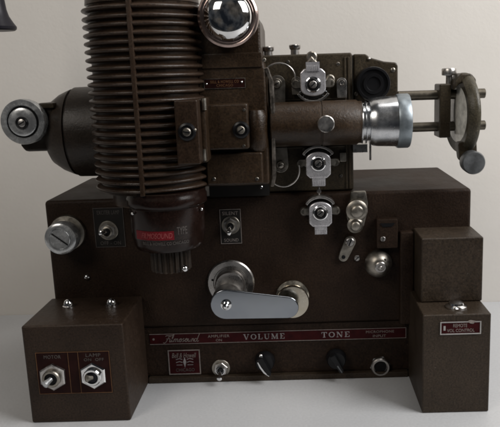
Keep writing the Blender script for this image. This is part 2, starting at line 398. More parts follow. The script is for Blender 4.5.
# volume and tone
def pointer_knob(c, name, edge, label):
    x, y, z = c; bm = N(); lathe(bm, [(.0095, 0), (.0105, .002), (.0098, .008), (.0086, .0105), (0, .0108)], c, '-y', 40)
    k = build(name, bm, 'black', T, label=label)
    bm = N(); a = radians(-62); d = (cos(a), sin(a)); n = (-d[1], d[0])
    def q(u, v): return (x + d[0]*u + n[0]*v, z + d[1]*u + n[1]*v)
    prism(bm, [q(-.0095, -.003), q(.010, -.0024), q(.0125, 0), q(.010, .0024), q(-.0095, .003)], y-.0175, y-.0085); build('grip', bm, 'black', k, .001)
    if edge:
        bm = N(); ribbon(bm, [q(-.007, -.0036), q(-.001, -.0040), q(.006, -.0034), q(.0115, -.0012)], y-.0172, y-.0120, [.0009, .0016, .0016, .0008]); build('pointer_line', bm, 'chrome', k)
        bm = N(); ball(bm, (q(-.010, .0015)[0], y-.012, q(-.010, .0015)[1]), .0022, 14); build('set_screw', bm, 'chrome', k)
    else:
        bm = N(); ribbon(bm, [q(.002, -.0005), q(.0105, 0)], y-.0178, y-.0175, .0012); build('pointer_line', bm, 'dullgrey', k)
    return k
pointer_knob((0.2058, 0.0025, 0.0212), 'volume_knob', True, 'black pointer knob with a bright chrome edge under VOLUME')
pointer_knob((0.2792, 0.0025, 0.0219), 'tone_knob', False, 'plain black pointer knob under TONE')
bm = N(); c = (0.3246, 0.0025, 0.0112); disc(bm, c, .0105, .0014, seg=6, rot=.2); jack = build('microphone_jack', bm, 'knobsilver', T)
bm = N(); x, y, z = c; lathe(bm, [(.0098, 0), (.0098, .003), (.0088, .0042), (.0072, .0042), (.0068, .001), (0, .001)], (x, y-.0014, z), '-y', 36); build('collar', bm, 'nickel', jack)
bm = N(); disc(bm, (x, y-.0026, z), .0064, .0008, seg=28); build('socket', bm, 'hole', jack)

# --- left control box
LX0, LX1, LY, LZ = -.0078, .0842, -.079, .0949
bm = N(); box(bm, LX0, LX1, LY, -.0002, .0, LZ); cbox = build('control_box', bm, 'ctrl', T, .0018, 3)
pr = (0.0026, 0.0698, 0.0290, 0.0695)
bm = N(); box(bm, pr[0], pr[1], LY-.0004, LY, pr[2], pr[3]); plate = build('switch_plate', bm, 'redplate', cbox)
bm = N(); outline(bm, pr, LY-.0004, .0004)
for px in (69.5, 79.5):
    u = pr[0] + (pr[1]-pr[0])*(px-37.5)/(111-37.5); box(bm, u, u+.0004, LY-.0007, LY-.0004, pr[2]+.0004, pr[3]-.0004)
build('plate_border', bm, 'gold', cbox)
pw, ph = pr[1]-pr[0], pr[3]-pr[2]
lettering('plate_lettering', 'MOTOR', (pr[0]+.11*pw, pr[0]+.34*pw, pr[3]-.15*ph, pr[3]-.07*ph), -.0794, 'greyprint', cbox, 0, 1.1)
lettering('plate_lettering', 'LAMP', (pr[0]+.68*pw, pr[0]+.88*pw, pr[3]-.13*ph, pr[3]-.05*ph), -.0794, 'greyprint', cbox, 0, 1.1)
lettering('plate_lettering', 'ON  OFF', (pr[0]+.65*pw, pr[0]+.92*pw, pr[3]-.23*ph, pr[3]-.165*ph), -.0794, 'greyprint', cbox, 0, 1.1)
def big_switch(c, tip, dark, lev, label):
    x, y, z = c
    bm = N(); lathe(bm, [(.0128, 0), (.0128, .003), (.0115, .004), (.0085, .004), (.0085, .003), (0, .003)], c, '-y', 6, .52)
    t = build('toggle_switch', bm, 'nickel' if not dark else 'chrome', T, label=label)
    bm = N(); lathe(bm, [(.0082, 0), (.0082, .0035), (.0074, .0045), (.0058, .0045), (.0052, .002), (0, .002)], (x, y-.003, z), '-y', 32); build('collar', bm, 'aged' if not dark else 'chrome', t)
    bm = N(); disc(bm, (x, y-.005, z), .0054, .0012, seg=28); build('socket', bm, 'navy' if dark else 'hole', t)
    bm = N(); d = Vector((tip[0], -1, tip[1])).normalized()
    lathe(bm, [(.0022, 0), (.0026, lev*.5), (.0032, lev*.8), (.0034, lev*.95), (.002, lev*1.06), (0, lev*1.08)], (x, y-.006, z), d, 20); build('lever', bm, 'knobsilver' if not dark else 'aged', t)
big_switch((0.0170, -0.0794, 0.0464), (-.6, -.38), False, .0085, 'big hex switch with its lever pushed down left')
big_switch((0.0542, -0.0794, 0.0469), (-.9, .25), True, .006, 'big hex switch with dark blue centre')
for q in ((0.0189, -0.0280, 0.1037), (0.0609, -0.0280, 0.1040)):
    bm = N(); x, y, z = q; lathe(bm, [(.0058, 0), (.0058, .0012), (.0048, .0018), (.0046, .0036), (.0035, .0062), (.0016, .0076), (0, .0079)], (x, y, LZ), 'z', 28); build('cap_nut', bm, 'chrome', T)

# --- right hand boxes
UX0, UX1, UY, UZ = .3576, .415, -.046, .1572
bm = N(); box(bm, UX0, UX1, UY, -.0002, .0953, UZ); build('upper_side_box', bm, 'box', T, .0015, 3)
RX0, RX1, RY, RZ = .3534, .4144, -.0791, .0951
bm = N(); box(bm, RX0, RX1, RY, -.0002, 0, RZ); rbox = build('lower_side_box', bm, 'box', T, .0014, 3)
bm = N(); box(bm, UX0-.014, UX0-.0004, -.010, -.0002, .06, UZ-.002); build('side_channel', bm, 'case', T, .002)
rr = (0.3688, 0.4054, 0.0764, 0.0887)
bm = N(); box(bm, rr[0], rr[1], RY-.0005, RY, rr[2], rr[3]); rpl = build('remote_plate', bm, 'red', rbox)
bm = N(); outline(bm, rr, RY-.0005, .0011, .0005)
box(bm, rr[0]+.003, rr[0]+.0048, RY-.0009, RY-.0005, rr[2]+.004, rr[3]-.004)
chip = N(); prism(chip, [(rr[1]-.0085+.0030*(1+.25*sin(3*t))*cos(t), rr[3]-.0008+.0017*(1+.2*cos(2*t+1))*sin(t)) for t in [2*pi*i/18 for i in range(18)]], RY-.0011, RY-.0004); build('paint_chip', chip, 'print', rbox)
build('plate_border', bm, 'nickel', rbox)
rw, rh = rr[1]-rr[0], rr[3]-rr[2]
lettering('remote_lettering', 'REMOTE', (rr[0]+.32*rw, rr[0]+.66*rw, rr[2]+.54*rh, rr[2]+.8*rh), RY-.0005, 'print', rbox)
lettering('control_lettering', 'VOL CONTROL', (rr[0]+.17*rw, rr[0]+.84*rw, rr[2]+.18*rh, rr[2]+.42*rh), RY-.0005, 'print', rbox)
bm = N(); x, y, z = (0.3873, -0.0600, 0.0932); lathe(bm, [(.0098, 0), (.0098, .0014), (.0076, .0028), (.0072, .0030), (.0066, .0048), (.004, .006), (0, .0062)], (x, y, RZ), 'z', 32); build('jack_cap', bm, 'chrome', T)
# tiny paint chips are in the enamel; side button on the right face
bm = N(); disc(bm, (UX1, -.02, .118), .004, .002, 'x', 20); build('side_button', bm, 'case', T)

# --- small plates with toggles on the front
def front_plate(rc, c, r, tip, tl, border, words, label=None, rot=.3, linesmat='greyprint'):
    bm = N(); box(bm, rc[0], rc[1], -.0005, .0, rc[2], rc[3]); p = build('switch_plate', bm, 'blackmatte', T)
    bm = N(); outline(bm, rc, -.0005, .0005); build('plate_border', bm, border, p)
    w, h = rc[1]-rc[0], rc[3]-rc[2]
    lettering('plate_lettering', words[0], (rc[0]+.13*w, rc[1]-.13*w, rc[3]-.17*h, rc[3]-.07*h), -.0005, linesmat, p, 0, 1.1)
    lettering('plate_lettering', words[1], (rc[0]+.16*w, rc[1]-.16*w, rc[2]+.06*h, rc[2]+.15*h), -.0005, linesmat, p, 0, 1.1)
    toggle(c, r, tip, tl, bodymat='aged', label=label, rot=rot)
front_plate((0.0423, 0.0721, 0.1465, 0.1865), (0.0561, -0.0005, 0.1635), .0098, (-.55, .12), .010, 'greyprint', ('EXCITER LAMP', 'OFF - ON'), 'toggle switch on the dim plate near the left knob', .52)
front_plate((0.1672, 0.1880, 0.1464, 0.1814), (0.1777, -0.0005, 0.1654), .0092, (-.05, -.42), .013, 'print', ('SILENT', 'SOUND'), 'toggle switch on the plate beside the drum', .52, 'print')
for q, r in (((0.0809, 0.0000, 0.1829), .0028), ((0.0301, 0.0000, 0.1160), .0030)):
    bm = N(); lathe(bm, [(r, 0), (r*.9, .0012), (r*.5, .0022), (0, .0025)], q, '-y', 20); build('screw', bm, 'chrome', T)

# --- knurled silver knob left
c = (0.0160, 0.0000, 0.1630)
bm = N(); lathe(bm, [(.0175, 0), (.0178, .002), (.0172, .005), (.0125, .006), (.0125, .012), (0, .012)], c, '-y', 48); kn = build('silver_knob', bm, 'aged', T)
bm = N(); x, y, z = (0.0159, -0.0240, 0.1617); R0 = .0158
lathe(bm, [(R0*.8, -.014), (R0, -.012), (R0, -.002), (R0*.95, .0003), (R0*.82, .0015), (R0*.70, .0015), (R0*.66, .0005), (R0*.63, .0005)], (x, y, z), '-y', 48); build('knob_rim', bm, 'knobsilver', kn)
bm = N(); disc(bm, (x, y, z), R0*.62, .0016, seg=40); build('knob_face', bm, 'knobsilver', kn)
bm = N(); a = radians(-38); ribbon(bm, [(x-cos(a)*R0*.6, z-sin(a)*R0*.6), (x+cos(a)*R0*.6, z+sin(a)*R0*.6)], y-.0020, y-.0012, .0013); build('slot', bm, 'hole', kn)

# --- film tension arm with rollers
bm = N(); c = (0.1749, 0.0000, 0.1060); R = .0238
lathe(bm, [(R, 0), (R, .0015), (R-.0012, .0028), (.0175, .0028), (.0168, .0018), (.0155, .0018), (.0150, .004), (.0150, .011), (.0138, .013), (0, .013)], c, '-y', 56); hub = build('tension_arm', bm, 'nickel', T)
x, y, z = c
bm = N(); disc(bm, (x-.018, y-.0028, z+.004), .0012, .0006, seg=12); build('screw', bm, 'hole', hub)
ax, ay, az = (0.1726, -0.0320, 0.0950); bx, _, bz = (0.2318, -0.0320, 0.0902)
bm = N(); lathe(bm, [(.0140, -.018), (.0146, -.014), (.0146, -.004), (.0138, -.0005), (0, 0)], (ax, ay+.0008, az), '-y', 44); build('arm_boss', bm, 'nickel', hub)
ang = math.atan2(bz-az, bx-ax); r1, r2 = .0148, .0108; off = math.asin((r1-r2)/math.hypot(bx-ax, bz-az))
pts = [(ax+r1*cos(t), az+r1*sin(t)) for t in [ang+pi/2-off+(pi+2*off)*i/18 for i in range(19)]]
pts += [(bx+r2*cos(t), bz+r2*sin(t)) for t in [ang-pi/2+off+(pi-2*off)*i/14 for i in range(15)]]
bm = N(); prism(bm, pts, ay-.0032, ay); build('lever_arm', bm, 'armsteel', hub, .0011, 3)
bm = N(); lathe(bm, [(.0052, 0), (.0052, .001), (.0036, .0014), (.0032, .0035), (.003, .0065), (.0018, .0078), (0, .008)], (ax+.0005, ay-.0032, az), '-y', 24); build('pin', bm, 'chrome', hub)
rx, ry, rz = (0.2365, -0.0060, 0.0909)
bm = N(); lathe(bm, [(.0165, 0), (.0165, .003), (.0128, .0045), (.0125, .014), (.0130, .016), (.0162, .0175), (.0165, .0185), (.0165, .021), (.0158, .0222), (0, .0222)], (rx, ry+.0055, rz), '-y', 48); build('roller', bm, 'ivorymetal', hub)

# --- round drum hanging below the lamp housing, in front of the case
AXX, AXY = (0.1236, -0.0380, 0.1754)[0], -.038
AR = .0385
zd0, zd1 = (0.1281, -0.0700, 0.1554)[2], .2040
bm = N(); lathe(bm, [(.0, zd0), (.0285, zd0), (.0305, zd0+.0012), (.0325, zd0+.006), (.0335, zd0+.012), (.0340, zd0+.013), (.0340, zd1-.009), (.0352, zd1-.0078), (.0366, zd1-.0068), (.0372, zd1-.005), (.0372, zd1+.001), (.0362, zd1+.0026), (.0362, zd1+.006), (0, zd1+.006)], (AXX, AXY, 0), 'z', 72)
drum = build('motor_drum', bm, 'drum', T)
def curved_patch(bm, px0, px1, z0, z1, r, n=14):
    a0 = math.asin(max(-.99, min(.99, px0 / r))); a1 = math.asin(max(-.99, min(.99, px1 / r)))
    A = []
    for i in range(n+1):
        a = a0 + (a1-a0)*i/n
        A.append([bm.verts.new((AXX + rr_*sin(a), AXY - rr_*cos(a), zz)) for rr_, zz in ((r, z0), (r+.0003, z0), (r+.0003, z1), (r, z1))])
    for p, q in zip(A, A[1:]):
        for k in range(4): bm.faces.new((p[k], p[(k+1) % 4], q[(k+1) % 4], q[k]))
    bm.faces.new(A[0]); bm.faces.new(A[-1])
k = .00090
lz0, lz1 = (0.1217, -0.0710, 0.1689)[2], (0.1222, -0.0710, 0.1769)[2]
bm = N(); curved_patch(bm, -27*k, 12*k, lz0, lz1, .0341); build('drum_label', bm, 'redbright', drum)
def wrap(o, r):
    for v in o.data.vertices:
        u = v.co.x - AXX; a = math.asin(max(-.99, min(.99, u / r))); d = -(v.co.y)
        v.co.x = AXX + (r + d) * sin(a); v.co.y = AXY - (r + d) * cos(a)
o = lettering('drum_lettering', 'FILMOSOUND', (AXX-21*k, AXX+10.5*k, lz0+.0016, lz1-.0016), 0, 'pink', drum, .25); wrap(o, .0344)
o = lettering('drum_print', 'TYPE', (AXX+15*k, AXX+24*k, lz0+.0042, lz1+.003), 0, 'greyprint', drum); wrap(o, .0341)
o = lettering('drum_print', 'BELL & HOWELL CO CHICAGO', (AXX-20*k, AXX+25*k, lz0-.0046, lz0-.0018), 0, 'greyprint', drum, 0, 1.1); wrap(o, .0341)
for sx in (-.0265, .0335):
    bm = N(); a = math.asin(sx/.036); ball(bm, (AXX+.0362*sin(a), AXY-.0352*cos(a), zd1-.0120), .0016, 12); build('screw', bm, 'chrome', drum)
# fluted shaft below
fl = N(); n = 22; cx, cz = AXX, 0; r0 = .0188; zt, zb = zd0, (0.1229, -0.0500, 0.1334)[2]
ring = []
for i in range(n*4):
    rr_ = r0 if (i % 4) in (0, 1) else r0 - .0020
    ring.append((AXX + rr_*cos(2*pi*i/(n*4)), AXY + rr_*sin(2*pi*i/(n*4))))
a = [fl.verts.new((p[0], p[1], zt)) for p in ring]; b = [fl.verts.new((p[0], p[1], zb)) for p in ring]
fl.faces.new(a); fl.faces.new(b[::-1])
for i in range(len(ring)): fl.faces.new((a[i], b[i], b[(i+1) % len(ring)], a[(i+1) % len(ring)]))
build('fluted_knob', fl, 'motor', T)
bm = N(); x, y, z = (0.1395, -0.0560, 0.1380); ball(bm, (x, y, z), .0032, 18); build('ball_stud', bm, 'chrome', T)

# --- finned lamp housing
HX, HY, HR = (0.1104, -0.0200, 0.3264)[0], -.020, .0540
def ring_at(ins, n=110):
    return [(HX + (HR-ins)*cos(2*pi*i/n), HY + (HR*.99-ins)*sin(2*pi*i/n)) for i in range(n)]
def loft(bm, levels):
    rings = [[bm.verts.new((x, y, z)) for x, y in ring_at(ins)] for ins, z in levels]
    for A, B in zip(rings, rings[1:]):
        n = len(A)
        for k in range(n): bm.faces.new((A[k], A[(k+1) % n], B[(k+1) % n], B[k]))
    bm.faces.new(rings[0][::-1]); bm.faces.new(rings[-1])
zf0, zf1 = .2130, (0.0624, -0.0200, 0.3694)[2]
bm = N(); loft(bm, [(.0052, .2085), (.0052, zf1+.004), (.0035, zf1+.005), (.0042, zf1+.012), (.010, zf1+.022), (.026, zf1+.030)])
lathe(bm, [(0, .1955), (.043, .1955), (.043, .2085), (0, .2085)], (HX+.002, HY+.004, 0), 'z', 64)
hous = build('lamp_housing', bm, 'fin', T, sharp=60)
nf = int((zf1-zf0)/.00695)+1; step = (zf1-zf0)/(nf-1)
for i in range(nf):
    z = zf0 + i*step; bm = N()
    dz = random.uniform(-.00025, .00025); z += dz
    loft(bm, [(.008, z-.0029), (.0054, z-.0027), (.0024, z-.0021), (.0007, z-.0013), (0, z-.0005), (.0001, z+.0004), (.0009, z+.0013), (.0036, z+.0022), (.0056, z+.0027), (.008, z+.0030)])
    build('cooling_fin', bm, 'fin', hous, sharp=60)
bm = N(); x0 = (0.1099, -0.0730, 0.2923)[0]; box(bm, x0-.0021, x0+.0021, -.0742, -.06, .2090, zf1+.006); build('rib', bm, 'fin', hous, .0010)

# --- blower housing and tilting knob at the left
mc = (0.0460, 0.0350, 0.2587); mx, my, mz = mc
m1, m2, m3, m4, m5 = (-0.0018, 0.0350, 0.2602)[0], (0.0022, 0.0350, 0.2601)[0], (0.0104, 0.0350, 0.2598)[0], (0.0216, 0.0350, 0.2595)[0], (0.0379, 0.0350, 0.2590)[0]
bm = N(); lathe(bm, [(0, m1), (.027, m1), (.032, m2-.001), (.0385, m3), (.0425, m4-.002), (.0432, m4), (.0410, m4+.0006), (.0410, m4+.003), (.0448, m4+.0036), (.0450, m5), (.0450, m5+.04), (0, m5+.04)], (0, my, mz), 'x', 64)
mot = build('blower_housing', bm, 'motor', T, sharp=50)
nx0, nz1 = (-0.0250, 0.0120, 0.2896)[0], (-0.0054, 0.0120, 0.2894)[2]; nx1, nz0 = (0.0115, 0.0120, 0.2435)[0], (-0.0104, 0.0120, 0.2432)[2]
bm = N(); prism(bm, [(nx0+.004, nz0), (nx1, nz0), (nx1, nz1), (nx0+.016, nz1), (nx0, nz1-.012), (nx0, nz0+.006)], .006, .058); build('neck', bm, 'motor', mot, .003)
bm = N(); x, y, z = (0.0060, 0.0040, 0.2870); box(bm, x-.007, x+.007, y-.002, y+.01, z-.002, z+.003); build('lug', bm, 'olive', mot, .001)
c = (-0.0150, -0.0060, 0.2730); x, y, z = c; R = .0216
bm = N(); lathe(bm, [(R*.6, -.012), (R*.97, -.010), (R, -.008), (R, -.001), (R*.97, .0008), (R*.74, .0012), (R*.70, -.0004), (R*.64, -.0004)], c, '-y', 56); tk = build('dial_knob', bm, 'knobsilver', T)
bm = N(); lathe(bm, [(R*.70, -.0025), (R*.70, -.0002), (0, -.0002)], c, '-y', 48); build('dial_groove', bm, 'black', tk)
bm = N(); lathe(bm, [(R*.62, -.001), (R*.62, .0012), (R*.56, .0020), (R*.30, .0020), (0, .0020)], c, '-y', 48); build('dial_face', bm, 'knobsilver', tk)
bm = N(); lathe(bm, [(R*.28, 0), (R*.28, .0012), (R*.22, .0022), (R*.18, .0012), (0, .0012)], (x, y-.0019, z-.0008), '-y', 28); build('dial_hub', bm, 'black', tk)
screw(tk, (x, y-.0030, z-.0008), R*.17, .5, 'nickel', .001, 'dial_screw')

# --- main mechanism body
def XZ(a): return (a[0], a[2])
BY = -.030
bz0 = (0.1866, -0.0300, 0.2090)[2]; xl = (0.1566, -0.0300, 0.2711)[0]; xr = (0.2194, -0.0300, 0.2600)[0]
zt = (0.2076, -0.0300, 0.3663)[2]; xs = (0.2158, -0.0300, 0.3403)[0]; zs = (0.2145, -0.0300, 0.3176)[2]
bm = N()
prism(bm, [(xl, bz0), (xr, bz0), (xr, zs-.004), (xs+.002, zs+.002), (xs, zs+.006), (xs, zt-.013), (xs-.002, zt-.006), (xs-.006, zt-.001), (xs-.012, zt+.001), (xl, zt+.001)], BY, .07)
body = build('mechanism_body', bm, 'head', T, .0028, 3)
bm = N(); box(bm, xl+.003, xr-.002, -.010, .06, .1955, bz0-.0003); build('gap_shade_block', bm, 'blackmatte', body)  # black block added under the body, stands in for the shade in the gap
# ledges across the front
bm = N(); r = (0.1619, 0.2166, 0.3166, 0.3297); box(bm, r[0], r[1], BY-.002, BY+.01, r[2], r[3]); build('ledge', bm, 'head', body, .0012)
# bright worn flange at the right edge
bm = N()
f0 = [(0.2171, -0.0300, 0.3158), (0.2216, -0.0300, 0.3050), (0.2224, -0.0300, 0.2781), (0.2220, -0.0300, 0.2416), (0.2214, -0.0300, 0.2155), (0.2193, -0.0300, 0.2071)]
f1 = [(0.2216, -0.0300, 0.3165), (0.2261, -0.0300, 0.3031), (0.2265, -0.0300, 0.2780), (0.2257, -0.0300, 0.2415), (0.2252, -0.0300, 0.2154), (0.2230, -0.0300, 0.2069)]
prism(bm, [XZ(p) for p in f0] + [XZ(p) for p in f1[::-1]], BY+.0005, BY+.012); build('edge_flange', bm, 'oldsteel', body, .0012)
# convex shoulder right of the cover
sx = (0.2094, -0.0300, 0.2603)[0]; z0_, z1_ = (0.2085, -0.0300, 0.2401)[2], (0.2102, -0.0300, 0.2803)[2]
bm = N(); lathe(bm, [(0, z0_), (.007, z0_+.001), (.0095, z0_+.005), (.0095, z1_-.007), (.007, z1_-.002), (0, z1_)], (sx, BY+.001, 0), 'z', 40); build('shoulder', bm, 'head', body)
# cover plates
r = (0.1595, 0.2028, 0.2446, 0.2855); bm = N(); box(bm, r[0], r[1], -.046, BY, r[2], r[3]); cov = build('gear_cover', bm, 'head', T, .0022, 3)
r = (0.1430, 0.1629, 0.2362, 0.2910); bm = N(); box(bm, r[0], r[1], -.078, -.035, r[2], r[3]); lc = build('hinge_cover', bm, 'fin', T, .0015, 3)
r = (0.1612, 0.1673, 0.2355, 0.2918); bm = N(); box(bm, r[0], r[1], -.062, -.03, r[2], r[3]); build('hinge_bar', bm, 'head', lc, .0022)
r = (0.1616, 0.2138, 0.2112, 0.2407); bm = N(); box(bm, r[0], r[1], -.038, BY+.002, r[2], r[3]); build('lower_cover', bm, 'head', T, .002, 3)
def cover_screw(c, rot):
    x, y, z = c; bm = N(); lathe(bm, [(.0078, 0), (.0074, .0012), (.0058, .0020), (.0054, .0012), (0, .0012)], c, '-y', 36); o = build('cover_screw', bm, 'black', T)
    screw(o, (x, y-.0012, z), .0036, rot, 'aged', .0022, 'screw_head')
cover_screw((0.1528, -0.0780, 0.2643), -.2); cover_screw((0.1960, -0.0460, 0.2621), .6)
bm = N(); x, y, z = (0.1597, -0.0780, 0.2658); ball(bm, (x, y, z), .0016, 12); build('pin', bm, 'aged', lc)
bm = N(); x, y, z = (0.2113, -0.0300, 0.2078); disc(bm, (x, y-.001, z), .0014, .004, '-y', 12); build('pin', bm, 'chrome', T)
# name plate
r = (0.1631, 0.2007, 0.2987, 0.3076); bm = N(); box(bm, r[0], r[1], BY-.0006, BY, r[2], r[3]); npl = build('name_plate', bm, 'redplate', T)
bm = N(); outline(bm, r, BY-.0006, .0004); build('plate_border', bm, 'aged', npl)
rw_, rh_ = r[1]-r[0], r[3]-r[2]
lettering('plate_lettering', 'BELL & HOWELL CO', (r[0]+.16*rw_, r[1]-.16*rw_, r[2]+.54*rh_, r[2]+.82*rh_), BY-.0006, 'gold', npl, 0, 1.1)
lettering('plate_lettering', 'CHICAGO', (r[0]+.3*rw_, r[1]-.3*rw_, r[2]+.18*rh_, r[2]+.44*rh_), BY-.0006, 'gold', npl, 0, 1.1)
for q in ((0.1654, -0.0300, 0.3032), (0.1974, -0.0300, 0.3040)):
    bm = N(); ball(bm, (q[0], BY-.0006, q[2]), .0012, 12); build('rivet', bm, 'chrome', npl)
# small screws and seams on the castings
for q, rr_ in (((0.2183, -0.0300, 0.3228), .0018), ((0.1641, -0.0300, 0.2899), .0018), ((0.1684, -0.0380, 0.2174), .0017), ((0.2080, -0.0380, 0.2162), .0017), ((0.1639, -0.0460, 0.2808), .0014), ((0.1995, -0.0460, 0.2797), .0014), ((0.1621, -0.0460, 0.2497), .0014), ((0.1980, -0.0460, 0.2477), .0014)):
    screw(body, q, rr_, random.uniform(0, 3), 'aged', .0009)
bm = N(); r = (0.1625, 0.2132, 0.2407, 0.2416); box(bm, r[0], r[1], -.0315, -.029, r[2], r[3]); build('seam', bm, 'hole', body)
bm = N(); x, y, z = (0.1664, -0.0620, 0.2875); tube(bm, [(x, y, z+.004), (x, y, z-.006)], .0021, 12); x, y, z = (0.1638, -0.0620, 0.2416); tube(bm, [(x, y, z+.006), (x, y, z-.004)], .0021, 12); build('hinge_pin', bm, 'aged', lc)
# chrome domed lamp cap
c = (0.1892, -0.0450, 0.3602); x, y, z = c; R = .0262
bm = N(); lathe(bm, [(R*.96, -.016), (R, -.013), (R*1.02, -.001), (R, .0012), (R*.93, .0022), (R*.86, .0016), (R*.82, .0004)], c, '-y', 72); cap = build('lamp_cap', bm, 'bronzerim', T)
bm = N(); r = R*.83; lathe(bm, [(r*sin(pi/2*(1-i/16)), .013*sin(pi/2*i/16)) for i in range(17)], c, '-y', 72); build('cap_dome', bm, 'chrome', cap)

# --- film gate: back plate and blocks
GY = .006
gz1, gz0 = (0.2605, 0.0060, 0.3277)[2], .1955
gx0, gx1 = (0.2124, 0.0060, 0.2670)[0], (0.3003, 0.0060, 0.2642)[0]
bm = N(); box(bm, gx0, gx1, GY, .055, gz0, gz1); gate = build('gate_plate', bm, 'olive', T, .002, 3)
for px in (346, 349.5):
    bm = N(); gx = gx0 + (gx1-gx0)*(px-262)/(353-262); box(bm, gx-.001, gx+.001, GY-.0015, GY+.002, gz0+.002, gz1-.004); build('rib', bm, 'olive', gate, .0005)
tb = [(0.3023, 0.0140, 0.3265), (0.3143, 0.0140, 0.3261), (0.3181, 0.0140, 0.3227), (0.3315, 0.0140, 0.3186), (0.3430, 0.0140, 0.3173), (0.3449, 0.0140, 0.3148), (0.3449, 0.0140, 0.2845), (0.3420, 0.0140, 0.2807), (0.3017, 0.0140, 0.2791)]
bm = N(); prism(bm, [XZ(p) for p in tb], .014, .055); build('gate_block', bm, 'olive', T, .002, 3)
bm = N(); q = (0.3171, 0.0140, 0.3214); ball(bm, q, .0018, 12); build('screw', bm, 'nickel', T)
# black focus knob
c = (0.3197, 0.0000, 0.2979); x, y, z = c; R = .0163
bm = N(); lathe(bm, [(R*.9, -.016), (R, -.014), (R, -.001), (R*.96, .001), (R*.84, .0012), (R*.80, -.0008), (R*.62, -.0008), (R*.58, .0008), (R*.42, .0008), (R*.38, -.0005), (0, -.0005)], c, '-y', 56); build('focus_knob', bm, 'black', T)
# chrome cap screws on the gate's top edge
for q in ((0.2206, 0.0200, 0.3308), (0.2463, 0.0200, 0.3318)):
    bm = N(); lathe(bm, [(.0042, -.008), (.0042, .0006), (.0048, .0010), (.0054, .0022), (.0056, .0046), (.0050, .0054), (0, .0056)], q, 'z', 28); build('thumb_screw', bm, 'nickel', T)

# --- lens barrel (axis along x) and lens
LYY = -.012
c = (0.2641, -0.0120, 0.2633); LZc = c[2]
b0, b1, b2, b3 = (0.2217, -0.0120, 0.2641)[0], (0.2678, -0.0120, 0.2636)[0], (0.3017, -0.0120, 0.2635)[0], (0.3073, -0.0120, 0.2633)[0]
bm = N(); lathe(bm, [(0, b0), (.0198, b0), (.0208, b0+.001), (.0208, b1), (.0202, b1+.0006), (.0202, b1+.0016), (.0210, b1+.0022), (.0210, b2), (.0196, b2+.002), (.0196, b3), (0, b3)], (0, LYY, LZc), 'x', 64)
bar = build('lens_barrel', bm, 'head', T)
l = [(0.3059, -0.0120, 0.2643)[0], (0.3073, -0.0120, 0.2643)[0], (0.3097, -0.0120, 0.2642)[0], (0.3111, -0.0120, 0.2641)[0], (0.3134, -0.0120, 0.2641)[0], (0.3148, -0.0120, 0.2640)[0], (0.3214, -0.0120, 0.2638)[0], (0.3392, -0.0120, 0.2633)[0], (0.3402, -0.0120, 0.2632)[0], (0.3510, -0.0120, 0.2629)[0]]
lz = (0.3289, -0.0120, 0.2631)[2]
bm = N(); lathe(bm, [(0, l[0]), (.0195, l[0]), (.0200, l[1]), (.0172, l[1]+.0004), (.0172, l[2]), (.0200, l[2]+.0006), (.0200, l[3]), (.0175, l[3]+.0004), (.0175, l[4]), (.0206, l[4]+.0006), (.0208, l[5]), (.0222, l[5]+.0022), (.0228, l[6]), (.0236, l[7]), (0, l[7])], (0, LYY, lz), 'x', 64)
lens = build('projection_lens', bm, 'alum', T)
bm = N(); lathe(bm, [(0, l[7]), (.0246, l[7]), (.0253, l[8]+.0006), (.0253, l[9]-.0012), (.0245, l[9]), (.021, l[9]), (.0205, l[9]-.004), (0, l[9]-.004)], (0, LYY, lz), 'x', 64); build('lens_ring', bm, 'ringblue', lens)
# round button on the barrel
bm = N(); c = (0.2725, -0.0360, 0.2643); lathe(bm, [(.0040, -.006), (.0040, -.001), (.0078, -.0004), (.0078, .0014), (.0070, .0022), (0, .0022)], c, '-y', 36); build('barrel_button', bm, 'nickel', T)
# small hanging tab under the lens
bm = N(); q = (0.3095, 0.0040, 0.2351); box(bm, q[0]-.010, q[0]+.004, .0, .012, q[2]-.002, q[2]+.006)
q = (0.3167, 0.0040, 0.2310); tube(bm, [(q[0], .004, q[2]+.010), (q[0], .004, q[2]-.006)], .0012); build('lens_clip', bm, 'nickel', T, .0006)

# --- mirror on two rods
ry = .004
for p0, p1 in (((0.3435, 0.0040, 0.2849), (0.4263, 0.0040, 0.2865)), ((0.3435, 0.0040, 0.2549), (0.4271, 0.0040, 0.2561))):
    bm = N(); zc = (p0[2]+p1[2])/2; lathe(bm, [(0, 0), (.0046, 0), (.0046, p1[0]-p0[0]-.0006), (.0040, p1[0]-p0[0]), (0, p1[0]-p0[0])], (p0[0], ry, zc), 'x', 24); build('mirror_rod', bm, 'bronze', T)
r = (0.3807, 0.3916, 0.2455, 0.2959); bm = N(); box(bm, r[0], r[1], -.008, .018, r[2], r[3])
mh = build('mirror_holder', bm, 'olive', T, .0015, 3)
mxc = (0.3986, 0.0000, 0.2691)[0]; mzc = (0.4039, 0.0000, 0.2671)[2]
MA = (cos(radians(7)), sin(radians(7)), 0)          # the mirror looks a little towards the viewer
bm = N(); lathe(bm, [(.0332, .0004), (.0343, -.0006), (.0356, .0004), (.0372, .0030), (.0386, .0050), (.0386, .0080), (.0376, .0095), (.0345, .0097), (.0332, .009)], (mxc, .0, mzc), MA, 72)
build('mirror_frame', bm, 'wornolive', mh, sharp=50)
bm = N(); lathe(bm, [(0, -.0012), (.018, -.0006), (.0335, .0012), (.0335, .0030), (0, .0030)], (mxc, .0, mzc), MA, 72); build('mirror_glass', bm, 'glass', mh)
